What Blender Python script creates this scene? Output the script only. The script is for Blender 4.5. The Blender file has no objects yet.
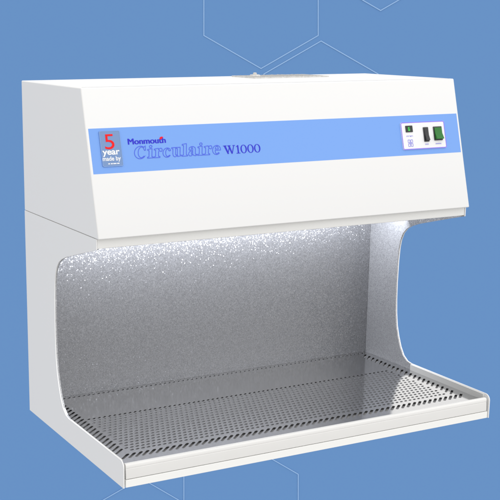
import bpy, bmesh, math, random
from math import sin, cos, pi, radians
from mathutils import Vector, Matrix
from mathutils.geometry import delaunay_2d_cdt
random.seed(7)
scn = bpy.context.scene
COL = scn.collection

# ------------------------------------------------------------------ camera
CPOS = Vector((-0.93853, -2.60064, 0.94788))
AZ, EL, ROLL = radians(26.692), radians(-13.004), radians(0.0767)
FPX, SX, SY = 1140.885, -89.853, 39.301            # for a 500 pixel frame
cd = bpy.data.cameras.new('camera'); cam = bpy.data.objects.new('camera', cd); COL.objects.link(cam)
cd.sensor_width = 36; cd.lens = FPX / 500 * 36; cd.shift_x = -SX / 500; cd.shift_y = SY / 500
cd.clip_start = .05; cd.clip_end = 200
fw = Vector((sin(AZ) * cos(EL), cos(AZ) * cos(EL), sin(EL)))
rt = fw.cross(Vector((0, 0, 1))).normalized(); up = rt.cross(fw)
r2 = rt * cos(ROLL) + up * sin(ROLL); u2 = -rt * sin(ROLL) + up * cos(ROLL)
M = Matrix((r2, u2, -fw)).transposed().to_4x4(); M.translation = CPOS
cam.matrix_world = M
scn.camera = cam

# ------------------------------------------------------------------ light
KEY = .49       # broad overhead studio light, in front of and above the cabinet
w = bpy.data.worlds.new('World'); scn.world = w; w.use_nodes = True
nt = w.node_tree; nt.nodes.clear()
wo = nt.nodes.new('ShaderNodeOutputWorld'); bg = nt.nodes.new('ShaderNodeBackground')
tc = nt.nodes.new('ShaderNodeTexCoord'); sp = nt.nodes.new('ShaderNodeSeparateXYZ'); rp = nt.nodes.new('ShaderNodeValToRGB')
mr = nt.nodes.new('ShaderNodeMapRange'); mr.inputs[1].default_value = -1; mr.inputs[2].default_value = 1
nt.links.new(tc.outputs['Generated'], sp.inputs[0]); nt.links.new(sp.outputs[2], mr.inputs[0])
dt = nt.nodes.new('ShaderNodeVectorMath'); dt.operation = 'DOT_PRODUCT'; dt.inputs[1].default_value = Vector((.25, -.72, .65)).normalized()
nt.links.new(tc.outputs['Generated'], dt.inputs[0])
kr = nt.nodes.new('ShaderNodeMapRange'); kr.interpolation_type = 'SMOOTHSTEP'; kr.inputs[1].default_value = .25; kr.inputs[2].default_value = .95
kr.inputs[3].default_value = 0; kr.inputs[4].default_value = KEY
nt.links.new(dt.outputs['Value'], kr.inputs[0])
ad = nt.nodes.new('ShaderNodeVectorMath'); ad.operation = 'ADD'
nt.links.new(mr.outputs[0], rp.inputs[0]); nt.links.new(rp.outputs[0], ad.inputs[0]); nt.links.new(kr.outputs[0], ad.inputs[1]); nt.links.new(ad.outputs[0], bg.inputs[0]); nt.links.new(bg.outputs[0], wo.inputs[0])
cr = rp.color_ramp; cr.elements[0].position = .38; cr.elements[0].color = (.53, .522, .508, 1)
cr.elements[1].position = .55; cr.elements[1].color = (1.0, .99, .98, 1)
bg.inputs[1].default_value = 1.05

def area(name, loc, target, size, energy, color=(1, 1, 1), sy=None):
    l = bpy.data.lights.new(name, 'AREA'); l.energy = energy; l.size = size; l.color = color
    if sy: l.shape = 'RECTANGLE'; l.size_y = sy
    o = bpy.data.objects.new(name, l); COL.objects.link(o); o.location = loc
    o.rotation_euler = (Vector(target) - Vector(loc)).to_track_quat('-Z', 'Y').to_euler()
    return o
scn.view_settings.view_transform = 'Standard'; scn.view_settings.look = 'None'
scn.view_settings.exposure = 0; scn.view_settings.gamma = 1
scn.cycles.max_bounces = 10; scn.cycles.caustics_reflective = False; scn.cycles.blur_glossy = 1.0; scn.cycles.sample_clamp_indirect = .9; scn.cycles.glossy_bounces = 8

# ------------------------------------------------------------------ materials
def lin(c):
    return tuple(((v / 255) / 12.92 if v / 255 <= .04045 else ((v / 255 + .055) / 1.055) ** 2.4) for v in c)
def mat(name, col, rough=.5, metal=0, noise=.03, scale=60, bump=0, spec=.5, coat=0, emit=None):
    m = bpy.data.materials.new(name); m.use_nodes = True; n = m.node_tree; b = n.nodes['Principled BSDF']
    b.inputs['Roughness'].default_value = rough; b.inputs['Metallic'].default_value = metal
    b.inputs['Specular IOR Level'].default_value = spec; b.inputs['Coat Weight'].default_value = coat
    t = n.nodes.new('ShaderNodeTexCoord'); x = n.nodes.new('ShaderNodeTexNoise'); x.inputs['Scale'].default_value = scale
    x.inputs['Detail'].default_value = 4
    n.links.new(t.outputs['Object'], x.inputs['Vector'])
    r = n.nodes.new('ShaderNodeMapRange'); r.inputs[3].default_value = 1 - noise; r.inputs[4].default_value = 1 + noise
    n.links.new(x.outputs['Fac'], r.inputs[0])
    mx = n.nodes.new('ShaderNodeVectorMath'); mx.operation = 'SCALE'; mx.inputs[0].default_value = col
    n.links.new(r.outputs[0], mx.inputs['Scale']); n.links.new(mx.outputs[0], b.inputs['Base Color'])
    if bump:
        bp = n.nodes.new('ShaderNodeBump'); bp.inputs['Strength'].default_value = bump; bp.inputs['Distance'].default_value = .001
        n.links.new(x.outputs['Fac'], bp.inputs['Height']); n.links.new(bp.outputs[0], b.inputs['Normal'])
    if emit:
        b.inputs['Emission Color'].default_value = (*emit[0], 1); b.inputs['Emission Strength'].default_value = emit[1]
    return m
WHITE = mat('white_powder_coat', (.84, .84, .837), .38, noise=.006, scale=400, bump=.02, spec=.35)
SIDEW = WHITE
BASEW = mat('white_base_coat', (.88, .88, .86), .4, noise=.01, scale=300, spec=.35)
TRIM = mat('satin_trim', (.80, .80, .785), .35, noise=.01, scale=200)
BLUE = mat('printed_blue_band', (.195, .38, .83), .45, noise=.006, scale=200, spec=.25)
BADGE = mat('badge_slate_blue', lin((112, 143, 190)), .35, noise=.03, scale=400)
BADGER = mat('badge_rim', lin((128, 165, 222)), .3, noise=.01)
INK = mat('ink_violet_blue', lin((52, 50, 205)), .5, noise=.01, spec=.2)
INKL = mat('ink_outline_blue', lin((80, 102, 226)), .5, noise=.04, scale=500, spec=.2)
RED = mat('ink_red', lin((240, 26, 30)), .5, noise=.01, spec=.2)
INKW = mat('ink_white', (.85, .87, .9), .5, noise=.01, spec=.2)
VIOLET = mat('ink_violet', lin((148, 124, 240)), .5, noise=.01, spec=.2)
PLATE = mat('control_plate', (.84, .84, .85), .35, noise=.005)
BLACK = mat('black_plastic', (.022, .022, .026), .32, noise=.1, scale=200)
SCREEN = mat('display_glass', (.006, .012, .008), .12, noise=.01)
GLOW = mat('display_green', (.02, .4, .03), .4, emit=((.05, .8, .08), .55))
GREEN = mat('green_rocker', lin((20, 112, 24)), .45, noise=.05, scale=100)
DARK = mat('dark_plenum', (.29, .29, .295), .7, noise=.1, scale=50)
GRILLE = mat('grille_metal', (.62, .61, .59), .45, .3, noise=.35, scale=150)
BACKB = mat('backdrop_blue', (.140, .290, .575), 1, noise=.0, scale=1, spec=0)
HEXL = mat('backdrop_line_blue', (.31, .50, .79), 1, noise=.0, scale=1, spec=0)

def flake_metal(name, col, cell, tilt, rough, jit=.3):
    """granular galvanised sheet: little crystals, each tilted its own way"""
    m = bpy.data.materials.new(name); m.use_nodes = True; n = m.node_tree; b = n.nodes['Principled BSDF']
    b.inputs['Metallic'].default_value = .7; b.inputs['Roughness'].default_value = rough
    t = n.nodes.new('ShaderNodeTexCoord'); v = n.nodes.new('ShaderNodeTexVoronoi'); v.inputs['Scale'].default_value = 1 / cell
    n.links.new(t.outputs['Object'], v.inputs['Vector'])
    s = n.nodes.new('ShaderNodeVectorMath'); s.operation = 'SUBTRACT'; s.inputs[1].default_value = (.5, .5, .5)
    n.links.new(v.outputs['Color'], s.inputs[0])
    k = n.nodes.new('ShaderNodeVectorMath'); k.operation = 'SCALE'; k.inputs['Scale'].default_value = tilt
    n.links.new(s.outputs[0], k.inputs[0])
    g = n.nodes.new('ShaderNodeNewGeometry'); a = n.nodes.new('ShaderNodeVectorMath'); a.operation = 'ADD'
    n.links.new(k.outputs[0], a.inputs[0]); n.links.new(g.outputs['Normal'], a.inputs[1])
    z = n.nodes.new('ShaderNodeVectorMath'); z.operation = 'NORMALIZE'
    n.links.new(a.outputs[0], z.inputs[0]); n.links.new(z.outputs[0], b.inputs['Coat Normal']); b.inputs['Coat Weight'].default_value = 1; b.inputs['Coat Roughness'].default_value = .20; b.inputs['Coat IOR'].default_value = 1.8
    r = n.nodes.new('ShaderNodeMapRange'); r.inputs[3].default_value = 1 - jit; r.inputs[4].default_value = 1 + jit
    sep = n.nodes.new('ShaderNodeSeparateXYZ'); n.links.new(v.outputs['Color'], sep.inputs[0]); n.links.new(sep.outputs[1], r.inputs[0])
    mx = n.nodes.new('ShaderNodeVectorMath'); mx.operation = 'SCALE'; mx.inputs[0].default_value = col
    n.links.new(r.outputs[0], mx.inputs['Scale']); n.links.new(mx.outputs[0], b.inputs['Base Color'])
    return m
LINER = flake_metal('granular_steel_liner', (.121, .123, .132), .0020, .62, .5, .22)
SIDESTEEL_LIT = flake_metal('granular_side_steel_lit', (.37, .375, .392), .0020, .64, .5, .28)  # back liner's steel with a lighter base, painting brighter light onto the side walls
TRAY = mat('polished_steel_tray', (.70, .70, .70), .115, 1, noise=.02, scale=30)
LIP = mat('satin_steel_lip', (.77, .765, .75), .45, .2, noise=.02, scale=25)

# ------------------------------------------------------------------ mesh helpers
def link(name, bm, m, parent=None, smooth=False, bevel=0, seg=3, solid=0):
    bmesh.ops.recalc_face_normals(bm, faces=bm.faces) if not solid else None
    me = bpy.data.meshes.new(name); bm.to_mesh(me); bm.free()
    for mm in (m if isinstance(m, (list, tuple)) else [m]): me.materials.append(mm)
    o = bpy.data.objects.new(name, me); COL.objects.link(o)
    if parent: o.parent = parent
    if solid:
        s = o.modifiers.new('thickness', 'SOLIDIFY'); s.thickness = solid; s.offset = -1
    if bevel:
        b = o.modifiers.new('bevel', 'BEVEL'); b.width = bevel; b.segments = seg; b.limit_method = 'ANGLE'; b.angle_limit = radians(28)
        b.harden_normals = True
        smooth = True
    if smooth:
        for p in me.polygons: p.use_smooth = True
    return o
def box(bm, x0, x1, y0, y1, z0, z1):
    v = [bm.verts.new(c) for c in ((x0, y0, z0), (x1, y0, z0), (x1, y1, z0), (x0, y1, z0), (x0, y0, z1), (x1, y0, z1), (x1, y1, z1), (x0, y1, z1))]
    for f in ((0, 3, 2, 1), (4, 5, 6, 7), (0, 1, 5, 4), (1, 2, 6, 5), (2, 3, 7, 6), (3, 0, 4, 7)): bm.faces.new([v[i] for i in f])
def prism_x(bm, prof, x0, x1):
    """profile of (y, z) pushed along x"""
    a = [bm.verts.new((x0, y, z)) for y, z in prof]; b = [bm.verts.new((x1, y, z)) for y, z in prof]
    n = len(prof)
    bm.faces.new(a); bm.faces.new(b[::-1])
    for i in range(n): bm.faces.new((a[i], b[i], b[(i + 1) % n], a[(i + 1) % n]))
    bm.normal_update()
def arc(cx, cy, r, a0, a1, n, ry=None):
    return [(cx + r * cos(radians(a0 + (a1 - a0) * i / n)), cy + (ry or r) * sin(radians(a0 + (a1 - a0) * i / n))) for i in range(n + 1)]

# ------------------------------------------------------------------ dimensions (metres)
H, D1, D2, H2, D = .8212, .3624, .4469, .5109, .5640

# ------------------------------------------------------------------ backdrop: a printed wall well behind the cabinet
DB = 11.0
hd = Vector((sin(AZ), cos(AZ), 0)); hr = Vector((cos(AZ), -sin(AZ), 0))
B0 = CPOS + hd * DB; B0.z = 0
def wall(px, py):
    d = fw + r2 * ((px - 250 - SX) / FPX) - u2 * ((py - 250 - SY) / FPX)
    t = DB / d.dot(hd); P = CPOS + d * t
    return (P - B0).dot(hr), P.z
wallM = Matrix((hr, Vector((0, 0, 1)), -hd)).transposed().to_4x4(); wallM.translation = B0   # local x right, y up, z to viewer
bm = bmesh.new(); box(bm, -16, 16, -9, 1.75, -.12, 0)
bd = link('backdrop', bm, BACKB); bd.matrix_world = wallM; bd['kind'] = 'structure'
def ribbon(bm, pts, wd, z=0, closed=False, xf=None):
    """flat line of width wd through pts, with mitred corners"""
    n = len(pts); P = [Vector(p) for p in pts]; L = []
    for i in range(n):
        if closed: a, c = P[i - 1], P[(i + 1) % n]
        else: a, c = P[max(i - 1, 0)], P[min(i + 1, n - 1)]
        d1 = (P[i] - a); d2 = (c - P[i])
        if d1.length < 1e-9: d1 = d2
        if d2.length < 1e-9: d2 = d1
        d1 = d1.normalized(); d2 = d2.normalized()
        t = d1 + d2
        t = t.normalized() if t.length > 1e-4 else d1
        nn = Vector((-t.y, t.x)); k = max(.45, abs(nn.dot(Vector((-d1.y, d1.x)))))
        L.append((P[i] + nn * wd / 2 / k, P[i] - nn * wd / 2 / k))
    f = xf or (lambda x, y: (x, y, z))
    vs = [(bm.verts.new(f(*a)), bm.verts.new(f(*b))) for a, b in L]
    for i in range(n if closed else n - 1):
        a, b = vs[i], vs[(i + 1) % n]
        bm.faces.new((a[0], a[1], b[1], b[0]))
bm = bmesh.new()
R = 66
def hexa(cx, top, gap=False):
    c = top + R
    return [wall(cx + R * .866 * sx, c + dy) for sx, dy in ((0, -R), (1, -R / 2), (1, R / 2), (0, R), (-1, R / 2), (-1, -R / 2))]
for k, (cx, top) in enumerate(((261, -63.5), (321, 41), (380.5, -121.5), (241, 441), (141, 478))):
    ribbon(bm, hexa(cx, top), .0092, z=.004 + .0008 * k, closed=True)
hl = link('hexagon_line_pattern', bm, HEXL, bd); hl.matrix_parent_inverse = Matrix()

# ------------------------------------------------------------------ the cabinet
cab = bpy.data.objects.new('fume_cabinet', None); COL.objects.link(cab); cab.empty_display_size = .1
cab['label'] = 'white benchtop recirculating fume cabinet with blue lettered band and open steel lined work chamber'
cab['category'] = 'fume cabinet'

# hood: upper casing with a sloping fascia
bm = bmesh.new()
prism_x(bm, [(0, H2 + .0004), (-.4465, H2 + .0004), (-D2, H2 + .003), (-D1, H), (0, H)], 0, 1)
hood = link('hood', bm, WHITE, cab, bevel=.0055, seg=4)
# fascia frame
A = Vector((0, -D1, H)); Bv = Vector((0, -D2, H2)); E_ = (Bv - A); FL = E_.length; E_.normalize()
Nf = Vector((1, 0, 0)).cross(E_); Nf = -Nf if Nf.y > 0 else Nf
FM = Matrix((Vector((1, 0, 0)), -E_, Nf)).transposed().to_4x4(); FM.translation = A       # local x right, y up the slope, z out
def onface(o): o.matrix_parent_inverse = Matrix(); return o
fascia = bpy.data.objects.new('fascia', None)
def flink(name, bm, m, parent, **k):
    """mesh given in fascia coordinates (x, -s, out)"""
    bm.transform(FM); return link(name, bm, m, parent, **k)
def rrect(x0, x1, y0, y1, r, n=4):
    return arc(x1 - r, y1 - r, r, 0, 90, n) + arc(x0 + r, y1 - r, r, 90, 180, n) + arc(x0 + r, y0 + r, r, 180, 270, n) + arc(x1 - r, y0 + r, r, 270, 360, n)
def slab(bm, poly, z0, z1):
    a = [bm.verts.new((x, y, z0)) for x, y in poly]; b = [bm.verts.new((x, y, z1)) for x, y in poly]; n = len(poly)
    bm.faces.new(a[::-1]); bm.faces.new(b)
    for i in range(n): bm.faces.new((a[i], a[(i + 1) % n], b[(i + 1) % n], b[i]))
bm = bmesh.new(); slab(bm, [(.0058, -.1832), (.9942, -.1832), (.9942, -.0868), (.0058, -.0868)], -.001, .0005)
band = flink('blue_band', bm, BLUE, cab)
# thin seam along the top front edge (lid fold)
bm = bmesh.new(); box(bm, .006, .994, -D1 + .0085, -D1 + .0095, H + .0001, H + .0004)
link('lid_seam', bm, mat('seam_grey', (.45, .45, .45), .6, noise=.01), hood)

# sans lettering: text turned into real meshes
def text_mesh(s, bold=0, shear=0, space=1):
    c = bpy.data.curves.new('t', 'FONT'); c.body = s; c.offset = bold; c.shear = shear; c.space_character = space; c.resolution_u = 6
    o = bpy.data.objects.new('t', c); COL.objects.link(o)
    dg = bpy.context.evaluated_depsgraph_get(); me = bpy.data.meshes.new_from_object(o.evaluated_get(dg))
    bpy.data.objects.remove(o); bpy.data.curves.remove(c)
    return me
def text(bm, s, x0, x1, base, cap, z, bold=0, shear=0, ref=None, space=1):
    """fit text so that it spans x0..x1, sits on base and its capital height is cap"""
    me = text_mesh(s, bold, shear, space)
    rm = text_mesh(ref or 'M', bold)
    hh = max(v.co.y for v in rm.vertices) - 0
    xs = [v.co.x for v in me.vertices]; kx = (x1 - x0) / (max(xs) - min(xs)); ky = cap / hh; mn = min(xs)
    vs = [bm.verts.new((x0 + (v.co.x - mn) * kx, base + v.co.y * ky, z)) for v in me.vertices]
    for p in me.polygons:
        try: bm.faces.new([vs[i] for i in p.vertices])
        except ValueError: pass
    bpy.data.meshes.remove(me); bpy.data.meshes.remove(rm)
bm = bmesh.new()
for k in range(5): text(bm, 'Monmouth', .0930 + k * .00035, .1824 + k * .00035, -.1241, .0124, .0009 + k * .00004)
flink('maker_lettering', bm, INK, band)
bm = bmesh.new()
slab(bm, arc(.1728, -.1135, .0028, 0, 345, 12), .0005, .0012)
ribbon(bm, [(.1690, -.1160), (.1718, -.1118), (.1755, -.1110), (.1782, -.1128)], .0016, .0013)
flink('red_accent', bm, RED, band)

# outlined bold serif letters, x height = 1
def g_i(h=1.0):
    return .62, [[(0, 0), (.62, 0), (.62, .10), (.48, .14), (.48, h), (.36, h), (0, h - .06), (0, h - .14), (.16, h - .2), (.16, .14), (0, .10)]]
def g_r():
    return .86, [[(0, 0), (.64, 0), (.64, .10), (.48, .14), (.48, .62), (.56, .76), (.64, .70), (.76, .64), (.86, .72), (.87, .88), (.78, 1.0), (.64, 1.0), (.48, .84), (.46, 1.0), (.36, 1.0), (0, .94), (0, .86), (.16, .8), (.16, .14), (0, .10)]]
def g_c():
    o = arc(.46, .49, .46, 48, 318, 16, .51); i = arc(.52, .49, .22, 300, 80, 12, .42)
    return .86, [o + [(.76, .20)] + i + [(.60, .78), (.70, .66), (.84, .70)]]
def g_u():
    return 1.06, [[(0, 1), (0, .9), (.14, .86), (.14, .3), (.2, .08), (.36, -.02), (.52, .02), (.66, .14), (.68, 0), (1.06, .06), (1.06, .14), (.94, .18), (.94, 1), (.52, 1), (.52, .9), (.64, .86), (.64, .24), (.56, .16), (.46, .18), (.44, .3), (.44, 1)]]
def g_a():
    return .96, [[(.06, .70), (.10, .90), (.32, 1.01), (.56, 1.0), (.74, .88), (.78, .7), (.78, .2), (.82, .12), (.96, .14), (.96, .05), (.8, -.02), (.62, .02), (.5, .14), (.36, .0), (.18, -.02), (.04, .08), (.02, .28), (.12, .44), (.32, .54), (.48, .60), (.48, .76), (.42, .9), (.34, .88), (.34, .72), (.24, .62), (.12, .62)],
                 [(.48, .48), (.36, .40), (.32, .28), (.36, .16), (.48, .22)]]
def g_e():
    o = arc(.46, .49, .46, 0, 312, 18, .51); i = arc(.50, .46, .20, 300, 180, 8, .40)
    return .94, [o + [(.70, .2)] + i + [(.92, .46)], arc(.48, .60, .17, 0, 180, 8, .30)]
def g_C():
    o = arc(.62, .66, .64, 55, 325, 22, .68); i = arc(.74, .66, .36, 312, 62, 16, .58)
    return 1.30, [o + [(1.06, .20)] + i + [(.96, 1.06), (1.06, .86), (1.18, .88), (1.14, 1.34), (1.04, 1.26)]]
dot = arc(.33, 1.24, .15, 0, 345, 10, .13)
bm = bmesh.new()
word = [('C', g_C()), ('i', g_i()), ('r', g_r()), ('c', g_c()), ('u', g_u()), ('l', g_i(1.36)), ('a', g_a()), ('i', g_i()), ('r', g_r()), ('e', g_e())]
tot = sum(g[0] for _, g in word) + .10 * 9
X0, X1 = .1065, .3175; kx = (X1 - X0) / tot; x = X0; XH = .0198
for ch, (adv, loops) in word:
    if ch == 'i': loops = loops + [dot]
    for lp in loops:
        ribbon(bm, [(x + (px + .13 * py) * kx - .002, -.1552 + py * XH) for px, py in lp], .00140, .0010, closed=True)
    x += (adv + .10) * kx
flink('outlined_lettering', bm, INKL, band)

# slim serif model lettering
bm = bmesh.new()
def poly(bm, pts, z=.001): bm.faces.new([bm.verts.new((x, y, z)) for x, y in pts])
def ring(bm, cx, cy, ro, rh, io, ih, z=.001, n=24):
    a = [bm.verts.new((cx + ro * cos(2 * pi * i / n), cy + rh * sin(2 * pi * i / n), z)) for i in range(n)]
    b = [bm.verts.new((cx + io * cos(2 * pi * i / n), cy + ih * sin(2 * pi * i / n), z)) for i in range(n)]
    for i in range(n): bm.faces.new((a[i], a[(i + 1) % n], b[(i + 1) % n], b[i]))
b0 = -.1556; ch = .0185
def W_(x, wd):
    def q(pts, dz=0): poly(bm, [(x + px * wd, b0 + py * ch) for px, py in pts], .001 + dz)
    q([(.06, 1), (.22, 1), (.44, .0), (.33, 0)]); q([(.30, .0), (.37, .0), (.56, .8), (.50, .8)], .0001)
    q([(.42, 1), (.56, 1), (.76, .0), (.66, 0)], .0002); q([(.68, .0), (.74, 0), (.95, 1), (.89, 1)], .0003)
    for a, c in ((0, .30), (.36, .64), (.80, 1.02)): q([(a, .95), (c, .95), (c, 1.01), (a, 1.01)], .0004)
W_(.3235, .0300)
def one(x, wd):
    def q(pts, dz=0): poly(bm, [(x + px * wd, b0 + py * ch) for px, py in pts], .001 + dz)
    q([(.36, .03), (.66, .03), (.66, 1), (.36, .97)]); q([(.06, .80), (.38, .94), (.38, .85), (.06, .76)], .0001); q([(.04, -.02), (.96, -.02), (.96, .05), (.04, .05)], .0002)
one(.3555, .0108)
for k in range(3):
    cx = .3755 + k * .0177
    ring(bm, cx, b0 + ch * .49, .0082, ch * .52, .0050, ch * .455)
flink('model_lettering', bm, INK, band)

# badge
bm = bmesh.new(); slab(bm, rrect(.0300, .0780, -.1716, -.0955, .003), .0005, .0022)
badge = flink('warranty_badge', bm, BADGE, band)
bm = bmesh.new(); ribbon(bm, rrect(.0306, .0774, -.1710, -.0961, .003), .0011, .0025, closed=True)
flink('badge_rim', bm, BADGER, badge)
bm = bmesh.new(); text(bm, '5', .0405, .0625, -.1345, .0315, .0026, bold=.0, ref='5')
flink('red_numeral', bm, RED, badge)
bm = bmesh.new(); text(bm, 'year', .0325, .0725, -.1462, .0130, .0026, bold=.028)
text(bm, 'made by', .0315, .0735, -.1590, .0090, .0026, bold=.024)
for k, (a, c) in enumerate(((.0430, .0470), (.0490, .0535), (.0545, .0620), (.0632, .0690))):
    poly(bm, [(a, -.1668), (c, -.1668), (c, -.1646), (a, -.1646)], .0026)
flink('white_lettering', bm, INKW, badge)
badge.location = FM.to_3x3() @ Vector((-.0016, .0026, 0))

# control panel
bm = bmesh.new(); slab(bm, rrect(.8170, .9500, -.1700, -.1036, .004), .0005, .0028)
cp = flink('control_panel', bm, PLATE, band)
bm = bmesh.new(); ribbon(bm, rrect(.8180, .9490, -.1690, -.1046, .004), .0019, .0031, closed=True)
flink('violet_outline', bm, VIOLET, cp)
bm = bmesh.new(); slab(bm, rrect(.8300, .8508, -.1279, -.1120, .001), .0028, .0045)
disp = flink('display_screen', bm, SCREEN, cp, bevel=.0005, seg=2)
bm = bmesh.new()
ribbon(bm, [(.8414, -.1162), (.8374, -.1170), (.8374, -.1240), (.8412, -.1240), (.8412, -.1202), (.8384, -.1202)], .0015, .0048)
flink('display_digit', bm, GLOW, cp)
bm = bmesh.new()
faint = mat('faint_violet_ink', lin((150, 148, 228)), .5, noise=.01)
for a, c in ((.8310, .8348), (.8356, .8408), (.8424, .8440), (.8450, .8492)):
    ribbon(bm, [(a, -.1392), (a, -.1366), (c, -.1366), (c, -.1392)], .0009, .0031)
flink('display_legend', bm, faint, cp)
bm = bmesh.new()
for cx, cy in ((.8366, -.1497), (.8446, -.1497), (.8366, -.1590), (.8446, -.1590)):
    ribbon(bm, rrect(cx - .0028, cx + .0028, cy - .0034, cy + .0034, .0012, 3), .0016, .0031, closed=True)
ribbon(bm, [(.8376, -.1520), (.8436, -.1567)], .0012, .00315); ribbon(bm, [(.8376, -.1567), (.8436, -.1520)], .0012, .0032)
flink('emblem', bm, faint, cp)
for xs in ((.8848, .8885, .8922), (.9170, .9205, .9240, .9276, .9312)):
    bm = bmesh.new()
    for x0 in xs: ribbon(bm, [(x0, -.1606), (x0, -.1583), (x0 + .0022, -.1583), (x0 + .0022, -.1606)], .0009, .0031)
    flink('switch_legend', bm, faint, cp)
def rocker(x0, x1, s0, s1, m, rise, tip, name):
    bm = bmesh.new(); slab(bm, rrect(x0, x1, -s1, -s0, .0012), .0028, .0052)
    bz = flink(name, bm, BLACK, cp, bevel=.0006, seg=2)
    bm = bmesh.new(); a, b = x0 + .0022, x1 - .0016; ys = [-s1 + .0026, -(s0 + s1) / 2, -s0 - .0026]; zs = tip
    L = [[bm.verts.new((xx, y, z)) for y, z in zip(ys, zs)] for xx in (a, b)]
    Lb = [[bm.verts.new((xx, y, .0045)) for y in ys] for xx in (a, b)]
    for i in (0, 1):
        bm.faces.new((L[0][i], L[1][i], L[1][i + 1], L[0][i + 1]))
        bm.faces.new((L[0][i], L[0][i + 1], Lb[0][i + 1], Lb[0][i])); bm.faces.new((L[1][i], Lb[1][i], Lb[1][i + 1], L[1][i + 1]))
    bm.faces.new((L[0][0], Lb[0][0], Lb[1][0], L[1][0])); bm.faces.new((L[0][2], L[1][2], Lb[1][2], Lb[0][2]))
    bm.faces.new((Lb[0][0], Lb[0][1], Lb[0][2], Lb[1][2], Lb[1][1], Lb[1][0]))
    flink('rocker', bm, m, cp, bevel=.0006, seg=2)
rocker(.8826, .8976, .1176, .1530, mat('grey_black_rocker', (.02, .02, .022), .45, noise=.05), 0, (.0105, .0066, .0060), 'switch_bezel')
rocker(.9136, .9392, .1172, .1512, GREEN, 0, (.0125, .0072, .0062), 'switch_bezel')

# exhaust grille on the roof
bm = bmesh.new()
x0, x1, y0, y1 = .558, .778, -.145, -.030
box(bm, x0, x1, y0, y0 + .006, H - .001, H + .0028); box(bm, x0, x1, y1 - .006, y1, H - .001, H + .0028)
box(bm, x0, x0 + .006, y0 + .006, y1 - .006, H - .001, H + .0028); box(bm, x1 - .006, x1, y0 + .006, y1 - .006, H - .001, H + .0028)
for k in range(34):
    xx = x0 + .0085 + k * .0062
    box(bm, xx, xx + .0028, y0 + .006, y1 - .006, H - .001, H + .0034 + random.uniform(-.0008, .0006))
for k in range(1, 5):
    yy = y0 + k * .024; box(bm, x0 + .006, x1 - .006, yy, yy + .002, H + .0002, H + .0024)
gr = link('exhaust_grille', bm, GRILLE, hood)
bm = bmesh.new(); bmesh.ops.create_cone(bm, cap_ends=True, segments=20, radius1=.016, radius2=.012, depth=.006, matrix=Matrix.Translation((.600, -.075, H + .0035)))
bmesh.ops.create_cone(bm, cap_ends=True, segments=12, radius1=.006, radius2=.004, depth=.006, matrix=Matrix.Translation((.600, -.075, H + .0085)))
link('grille_knob', bm, GRILLE, cab, bevel=.001, seg=2)

# trim under the hood, ceiling and lamp
bm = bmesh.new(); box(bm, .0030, .9970, -.4338, -.4225, .4895, H2 + .0002)
link('front_rail', bm, TRIM, cab, bevel=.0015)
# side panels: cut out at the front
cut = [(-.548, .0595), (-.262, .0595)] + [(-.245, .0625), (-.228, .0740), (-.214, .0950), (-.203, .1210), (-.194, .1500), (-.1885, .1850), (-.1860, .2200), (-.1850, .2700), (-.1865, .3300), (-.1895, .3650), (-.1945, .3880), (-.2040, .4080), (-.2180, .4220), (-.2360, .4320), (-.2620, .4415), (-.3300, .4600), (-.3900, .4760), (-.4350, .4875)]
prof = [(0, 0), (-D, 0), (-D, .0440)] + arc(-D + .0155, .0440, .0155, 180, 92, 8)[1:] + cut[1:] + [(-.4350, H2 - .0004), (0, H2 - .0004)]
def panel(xa, xb):
    bm = bmesh.new(); prism_x(bm, prof, xa, xb); bmesh.ops.triangulate(bm, faces=[f for f in bm.faces if len(f.verts) > 4])
    return link('side_panel', bm, WHITE, cab, bevel=.0008, seg=2)
panel(0, .0024); panel(.9976, 1)
for xa, xb in ((.0026, .012), (.988, .9974)):
    bm = bmesh.new(); box(bm, xa, xb, -.4215, -.003, .5035, H2 + .0001)
    link('seam_light_block', bm, DARK, cab)  # unseen backing strips, added to stop light leaking through the hood seam
# steel liner: back wall, two side skins, ceiling
ZF = .0425; YB = -.062
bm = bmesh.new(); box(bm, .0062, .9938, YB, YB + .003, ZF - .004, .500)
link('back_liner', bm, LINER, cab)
inner = [(y - (.0012 if y > -.3 and z < .2 else 0), z) for y, z in cut[1:]]
sk = [(YB - .0004, ZF - .003), (-.262, ZF - .003), (-.262, .0590)] + [(y + .0003, z + .0001) for y, z in cut[2:]] + [(-.4215, .4885), (-.4215, .4990), (YB - .0004, .4990)]
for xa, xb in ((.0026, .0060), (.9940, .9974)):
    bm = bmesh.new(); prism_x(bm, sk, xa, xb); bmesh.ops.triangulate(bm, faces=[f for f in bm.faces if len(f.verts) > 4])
    link('side_liner', bm, SIDESTEEL_LIT, cab)
bm = bmesh.new(); box(bm, .0075, .9925, -.4215, YB - .0006, .4994, .5030)
link('chamber_ceiling', bm, BASEW, cab)
bm = bmesh.new(); box(bm, .006, .994, -.002, -.0005, .003, H2 - .0015)
link('back_panel', bm, WHITE, cab)
for xa, xb in ((.0026, .0066), (.9934, .9974)):
    bm = bmesh.new(); box(bm, xa, xb, -.5455, -.2625, ZF - .003, .0575)
    link('worktop_rim', bm, mat('rim_grey', (.70, .70, .685), .45, noise=.01), cab)
# fluorescent lamp under the ceiling, out of sight behind the rail
bm = bmesh.new(); bmesh.ops.create_cone(bm, cap_ends=True, segments=20, radius1=.008, radius2=.008, depth=.80, matrix=Matrix.Translation((.5, -.20, .4895)) @ Matrix.Rotation(pi / 2, 4, 'Y'))
tube = link('lamp_tube', bm, mat('lamp_glass', (.8, .8, .85), .3, emit=((.9, .93, 1), 6.0)), cab, smooth=True)
al = area('chamber_lamp', (.5, -.195, .478), (.5, -.100, .392), .96, 8.3, (.90, .93, 1.0), sy=.075)
al.parent = cab

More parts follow.
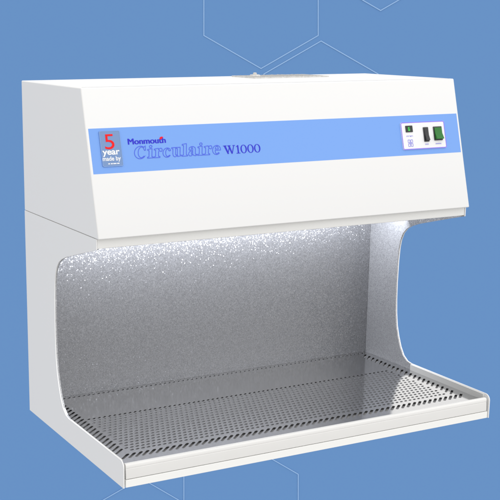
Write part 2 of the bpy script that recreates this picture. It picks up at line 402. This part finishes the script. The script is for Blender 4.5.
# ------------------------------------------------------------------ perforated worktop
def rslot(cx, cy, L, wd, ang, n=3):
    """rounded slot"""
    ca, sa = cos(ang), sin(ang); h = L / 2 - wd / 2; out = []
    for a in [-90 + 180 * i / n for i in range(n + 1)]: out.append((h + wd / 2 * cos(radians(a)), wd / 2 * sin(radians(a))))
    for a in [90 + 180 * i / n for i in range(n + 1)]: out.append((-h + wd / 2 * cos(radians(a)), wd / 2 * sin(radians(a))))
    return [(cx + px * ca - py * sa, cy + px * sa + py * ca) for px, py in out]
holes = []
xa, xb, yf, yb = .0068, .9932, -.546, YB - .001
for k in range(72): holes.append(rslot(.024 + k * .0134, -.074, .0105, .0045, radians(28)))          # back row
for k in range(58): holes.append(rslot(.036 + k * .01630, -.4965, .036, .0066, radians(43)))           # front row
for k in range(21):
    y = -.100 - k * .0182
    holes.append(rslot(.036, y, .036, .0060, radians(42))); holes.append(rslot(.964, y, .036, .0060, radians(42)))
for r in range(18):
    y = -.242 - r * .0150
    if y < -.476: break
    for k in range(67):
        xx = .059 + k * .0134 + (.0067 if r % 2 else 0)
        if xx < .943: holes.append(rslot(xx, y, .0110, .0058, radians(28)))
verts = [(xa, yf), (xb, yf), (xb, yb), (xa, yb)]; faces = [[0, 1, 2, 3]]
for h in holes:
    b = len(verts); verts += h; faces.append(list(range(b, b + len(h))))
V, Ed, F, ov, oe, of = delaunay_2d_cdt([Vector(v) for v in verts], [], faces, 0, 1e-7)
bm = bmesh.new(); bv = [bm.verts.new((v.x, v.y, ZF)) for v in V]
for f, src in zip(F, of):
    if any(s > 0 for s in src): continue
    ff = bm.faces.new([bv[i] for i in f])
for f in bm.faces:
    f.normal_update()
    if f.normal.z < 0: f.normal_flip()
bmesh.ops.delete(bm, geom=[v for v in bm.verts if not v.link_faces], context='VERTS')
tray = link('worktop', bm, TRAY, cab, solid=.0012)
bm = bmesh.new(); box(bm, .0062, .9938, -.545, -.004, .006, .037)
link('plenum_floor', bm, DARK, cab)
# front lip: rolled bead over a satin face
lip = [(-.5462, .0180), (-.5462, .0450), (-.5485, .0492), (-.5515, .0514), (-.5545, .0518), (-.5572, .0512), (-.5592, .0500), (-.5600, .0485), (-.5602, .0420), (-.5594, .0412), (-.5602, .0404), (-.5612, .0260), (-.5612, .0185)]
bm = bmesh.new(); prism_x(bm, lip, .0072, .9928)
l = link('front_lip', bm, LIP, cab, smooth=False, bevel=.0004, seg=2)
bm = bmesh.new(); box(bm, .0058, .9942, -D + .0004, -.547, .0008, .0172)
link('base_strip', bm, BASEW, cab, bevel=.0006, seg=2)
bm = bmesh.new(); box(bm, .0062, .9938, -.546, -.0045, .0012, .0050)
link('base_plate', bm, BASEW, cab)
